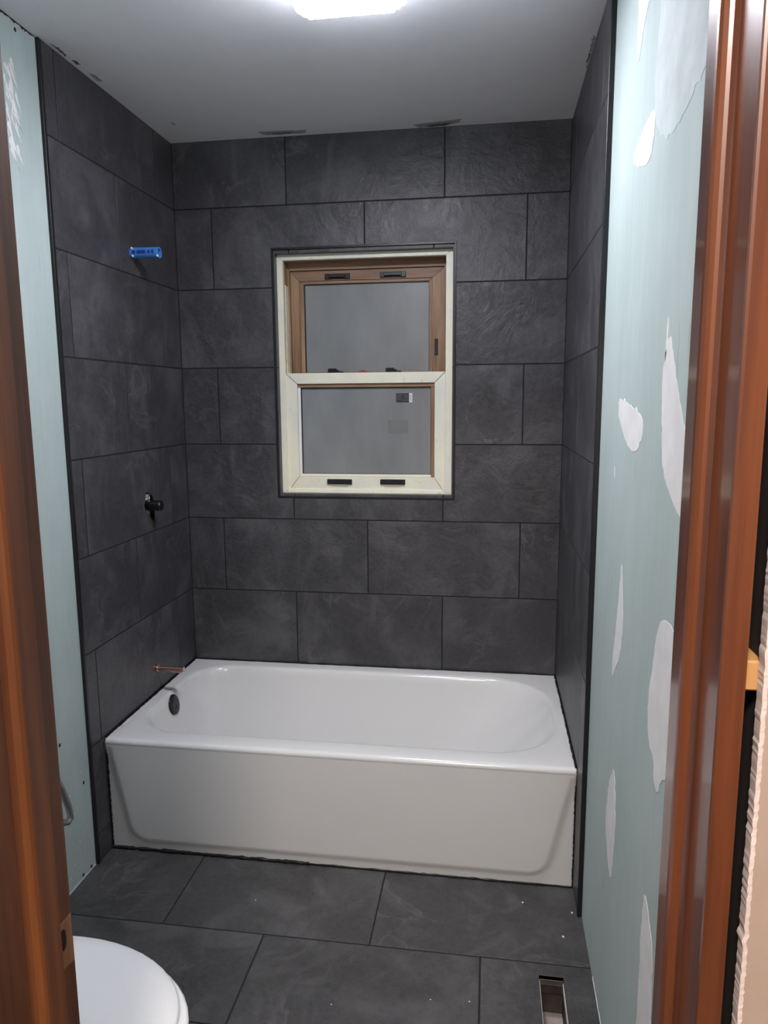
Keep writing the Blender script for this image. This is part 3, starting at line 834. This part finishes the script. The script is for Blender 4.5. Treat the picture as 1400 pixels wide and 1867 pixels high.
# hallway shell round the camera
HZ = 2.44
struct(box('wall_hall_left', M_HALL, None, -0.92, -0.90, -4.2, YD0, 0, HZ)); struct(box('wall_hall_right', M_HALL, None, 2.5, 2.52, -4.2, YD0, 0, HZ))
struct(box('wall_hall_back', M_HALL, None, -0.9, 2.5, -4.22, -4.2, 0, HZ))
struct(box('floor_hall', M_HFLOOR, None, -0.9, 2.5, -4.2, YD1, -0.03, -0.002)); struct(box('ceiling_hall', M_CEIL, None, -0.9, 2.5, -4.2, YD1+0.001, HZ, HZ+0.05))
hl = empty('hall_lamp', (1.10, -3.40, HZ)); tag(hl, 'round lit ceiling lamp in the hallway', 'lamp')
bm = bmesh.new(); bmesh.ops.create_uvsphere(bm, u_segments=24, v_segments=12, radius=0.18)
bmesh.ops.delete(bm, geom=[v for v in bm.verts if v.co.z > 0.01], context='VERTS')
for v in bm.verts: v.co.z *= 0.5
obj('lamp_dome', bm, M_HSHADE, hl, (0, 0, -0.02), smooth=True)
bm = bmesh.new(); bmesh.ops.create_cone(bm, cap_ends=True, segments=32, radius1=0.19, radius2=0.19, depth=0.022)
obj('lamp_base', bm, M_CHROME, hl, (0, 0, -0.010))

# ------------------------------------------------------------------ floor opening
du = empty('floor_duct', ((VENT[0]+VENT[1])/2, (VENT[2]+VENT[3])/2, -0.30))
tag(du, 'open rectangular vent hole in the floor by the right wall', 'duct')
a0, a1, b0, b1 = VENT; t = 0.0012
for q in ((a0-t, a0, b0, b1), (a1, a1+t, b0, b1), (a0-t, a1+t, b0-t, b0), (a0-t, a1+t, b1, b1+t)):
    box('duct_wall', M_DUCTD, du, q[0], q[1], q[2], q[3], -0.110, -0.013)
box('duct_floor', M_DUCT, du, a0-0.002, a1+0.002, b0-0.002, b1+0.002, -0.112, -0.108)
box('paper_lip', M_PALE, du, a0-0.0005, a0+0.0022, b0, b1-0.010, -0.030, -0.006, 0.0006)
box('paper_lip', M_PALE, du, a1-0.0016, a1+0.0005, b0, b1-0.010, -0.030, -0.008, 0.0006)
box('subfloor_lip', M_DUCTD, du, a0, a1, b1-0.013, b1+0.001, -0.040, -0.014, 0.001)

# ------------------------------------------------------------------ filler patches on the drywall (outline in y, z)
PATCH = [
 ('m', [(-1.165, 2.35), (-1.175, 2.185), (-1.200, 2.170), (-1.235, 2.22), (-1.300, 2.26), (-1.33, 2.40), (-1.25, 2.47)]),
 ('t', [(-1.40, 2.43), (-1.39, 2.20), (-1.36, 2.02), (-1.45, 1.94), (-1.56, 1.92), (-1.80, 1.97), (-1.85, 2.30), (-1.70, 2.45)]),
 ('m', [(-1.385, 2.022), (-1.30, 2.02), (-1.20, 2.005), (-1.180, 1.985), (-1.22, 1.965), (-1.30, 1.940), (-1.359, 1.937), (-1.385, 1.97)]),
 ('m', [(-1.585, 1.605), (-1.545, 1.560), (-1.548, 1.50), (-1.565, 1.42), (-1.582, 1.375), (-1.64, 1.345), (-1.69, 1.325), (-1.73, 1.31), (-1.76, 1.40), (-1.722, 1.44), (-1.66, 1.50), (-1.61, 1.57)]),
 ('m', [(-1.128, 1.500), (-1.20, 1.493), (-1.30, 1.482), (-1.395, 1.463), (-1.410, 1.440), (-1.395, 1.410), (-1.33, 1.388), (-1.26, 1.400), (-1.19, 1.43), (-1.14, 1.46)]),
 ('m', [(-1.255, 1.155), (-1.245, 1.10), (-1.225, 1.02), (-1.205, 0.94), (-1.192, 0.90), (-1.200, 0.862), (-1.235, 0.90), (-1.285, 0.945), (-1.297, 1.03), (-1.278, 1.085)]),
 ('m', [(-1.630, 1.140), (-1.600, 1.10), (-1.585, 1.04), (-1.560, 0.97), (-1.575, 0.90), (-1.63, 0.885), (-1.628, 0.852), (-1.665, 0.838), (-1.675, 0.875), (-1.73, 0.905), (-1.82, 0.95), (-1.80, 1.12), (-1.70, 1.145)]),
 ('m', [(-1.268, 0.685), (-1.225, 0.62), (-1.200, 0.55), (-1.194, 0.49), (-1.240, 0.44), (-1.290, 0.405), (-1.305, 0.49), (-1.315, 0.573), (-1.300, 0.64)]),
 ('m', [(-1.608, 0.632), (-1.600, 0.56), (-1.603, 0.48), (-1.606, 0.40), (-1.595, 0.30), (-1.65, 0.28), (-1.69, 0.36), (-1.700, 0.45), (-1.694, 0.56), (-1.66, 0.60)]),
 ('m', [(-1.566, 1.64), (-1.560, 1.60), (-1.556, 1.56), (-1.562, 1.56), (-1.572, 1.60)]),
 ('m', [(-1.115, 1.345), (-1.110, 1.33), (-1.118, 1.315), (-1.122, 1.33)]),
]
for k, (kind, po) in enumerate(PATCH):
    plate('filler_patch', 'right', Vector((XDR, 0, 0)), ragged(smooth_poly(po, 1), 0.010, 0.0022, 20+k, 0.5), [], -0.001, 0.0007 if kind == 'm' else 0.0005, M_MUD if kind == 'm' else M_MUD2, wall_right)
# streaky smears on the left drywall near the ceiling
rng = random.Random(11)
for k in range(44):
    z = rng.uniform(2.17, 2.40); y = -0.992 + rng.uniform(0.0, 0.045)*(1 if z > 2.25 else 0.8)
    L = rng.uniform(0.02, 0.06); wd = rng.uniform(0.002, 0.008); sl_ = rng.uniform(0.2, 0.5)
    po = [(y, z), (y+wd, z-L*0.4), (y+L*sl_, z-L), (y+L*sl_-wd*0.6, z-L*0.9), (y-wd, z-L*0.3)]
    plate('filler_smear', 'left', Vector((XDL, 0, 0)), ragged(po, 0.006, 0.0012, 100+k), [], -0.001, 0.0006+0.00001*k, M_MUD, wall_left)
for k in range(16):
    y = rng.uniform(-1.0, -0.86); z = rng.uniform(0.03, 0.36); r = rng.uniform(0.0012, 0.0030)
    plate('filler_speck', 'left', Vector((XDL, 0, 0)), [(y+r*math.cos(a*1.05), z+r*math.sin(a*1.05)) for a in range(6)], [], -0.001, 0.0008, M_MUD, wall_left)
for k, (y, z) in enumerate(((-0.9165, 0.014), (-0.869, 0.011), (-0.9286, 2.4716), (-0.8787, 0.308), (-0.984, 0.487))):
    plate('screw_head', 'left', Vector((XDL, 0, 0)), [(y+0.0048*math.cos(a*math.pi/4), z+0.0056*math.sin(a*math.pi/4)) for a in range(8)], [], -0.001, 0.0009, M_BLACK, wall_left)
# white crumbly line where drywall meets the floor tiles, dark gap where it meets the ceiling
def strip(name, plane, base, pts, wd, m, parent, seed, d1=0.001):
    rng = random.Random(seed); (u0, v0), (u1, v1) = pts; n_ = 70
    L = math.hypot(u1-u0, v1-v0); nx_, ny_ = -(v1-v0)/L, (u1-u0)/L
    A = [(u0+(u1-u0)*k/n_ + nx_*wd*rng.uniform(0.2, 1.3), v0+(v1-v0)*k/n_ + ny_*wd*rng.uniform(0.2, 1.3)) for k in range(n_+1)]
    B = [(u0+(u1-u0)*k/n_ - nx_*wd*0.1, v0+(v1-v0)*k/n_ - ny_*wd*0.1) for k in range(n_+1)]
    plate(name, plane, base, B+A[::-1], [], -0.001, d1, m, parent)
strip('crumbled_edge', 'left', Vector((XDL, 0, 0)), [(-1.50, 0.001), (-0.845, 0.001)], 0.004, M_MUD, wall_left, 5)
strip('crumbled_edge', 'right', Vector((XDR, 0, 0)), [(-2.0, 0.001), (-1.105, 0.001)], 0.006, M_MUD, wall_right, 6)
strip('ceiling_gap', 'left', Vector((XDL, 0, 0)), [(-0.845, ZC-0.0005), (-1.30, ZC-0.0005)], 0.006, M_DARK, wall_left, 7)
for k, (m, po) in enumerate(((M_SMEAR2, [(0.37, -0.058), (0.45, -0.060), (0.557, -0.050), (0.54, -0.020), (0.44, -0.020), (0.39, -0.026)]),
             (M_SMEAR2, [(0.95, -0.035), (1.03, -0.050), (1.13, -0.062), (1.12, -0.030), (1.04, -0.004), (0.97, -0.006)]),
             (M_SMEAR, [(1.00, -0.022), (1.06, -0.034), (1.10, -0.034), (1.07, -0.008), (1.01, -0.006)]),
             (M_SMEAR, [(0.42, -0.040), (0.50, -0.040), (0.49, -0.030), (0.42, -0.030)]),
             (M_SMEAR, [(0.010, -0.800), (0.022, -0.775), (0.017, -0.730), (0.008, -0.722), (0.011, -0.760)]),
             (M_SMEAR, [(0.014, -0.700), (0.026, -0.690), (0.024, -0.668), (0.012, -0.672)]),
             (M_SMEAR2, [(0.018, -0.612), (0.030, -0.600), (0.030, -0.555), (0.014, -0.560)]),
             (M_SMEAR2, [(0.094, -0.205), (0.101, -0.195), (0.100, -0.176), (0.094, -0.178)]),
             (M_SMEAR2, [(1.514, -0.60), (1.520, -0.60), (1.521, -0.40), (1.518, -0.42)]))):
    plate('grout_smear', 'ceil', Vector((0, 0, ZC)), ragged(po, 0.006, 0.0022, 200+k, 0.3), [], -0.001, 0.0005+0.00004*k, m, ceiling)
# plaster crumbs on the floor
rng = random.Random(5)
for k, (x, y) in enumerate(((1.510, -0.8636), (1.474, -0.964), (1.368, -0.838), (1.1226, -1.2307), (0.877, -1.280), (1.220, -1.2238), (0.567, -0.939))):
    bm = bmesh.new(); bmesh.ops.create_icosphere(bm, subdivisions=1, radius=0.0032 if k < 3 else 0.0018)
    for v in bm.verts: v.co = Vector((v.co.x*rng.uniform(0.7, 1.9), v.co.y*rng.uniform(0.6, 1.2), v.co.z*0.5))
    o = obj('plaster_crumb', bm, M_MUD, None, (x, y, 0.0012)); o.rotation_euler = (0, 0, rng.uniform(0, 3))
    tag(o, 'tiny white plaster crumb lying on a dark floor tile', 'debris', 'plaster crumbs on the floor')
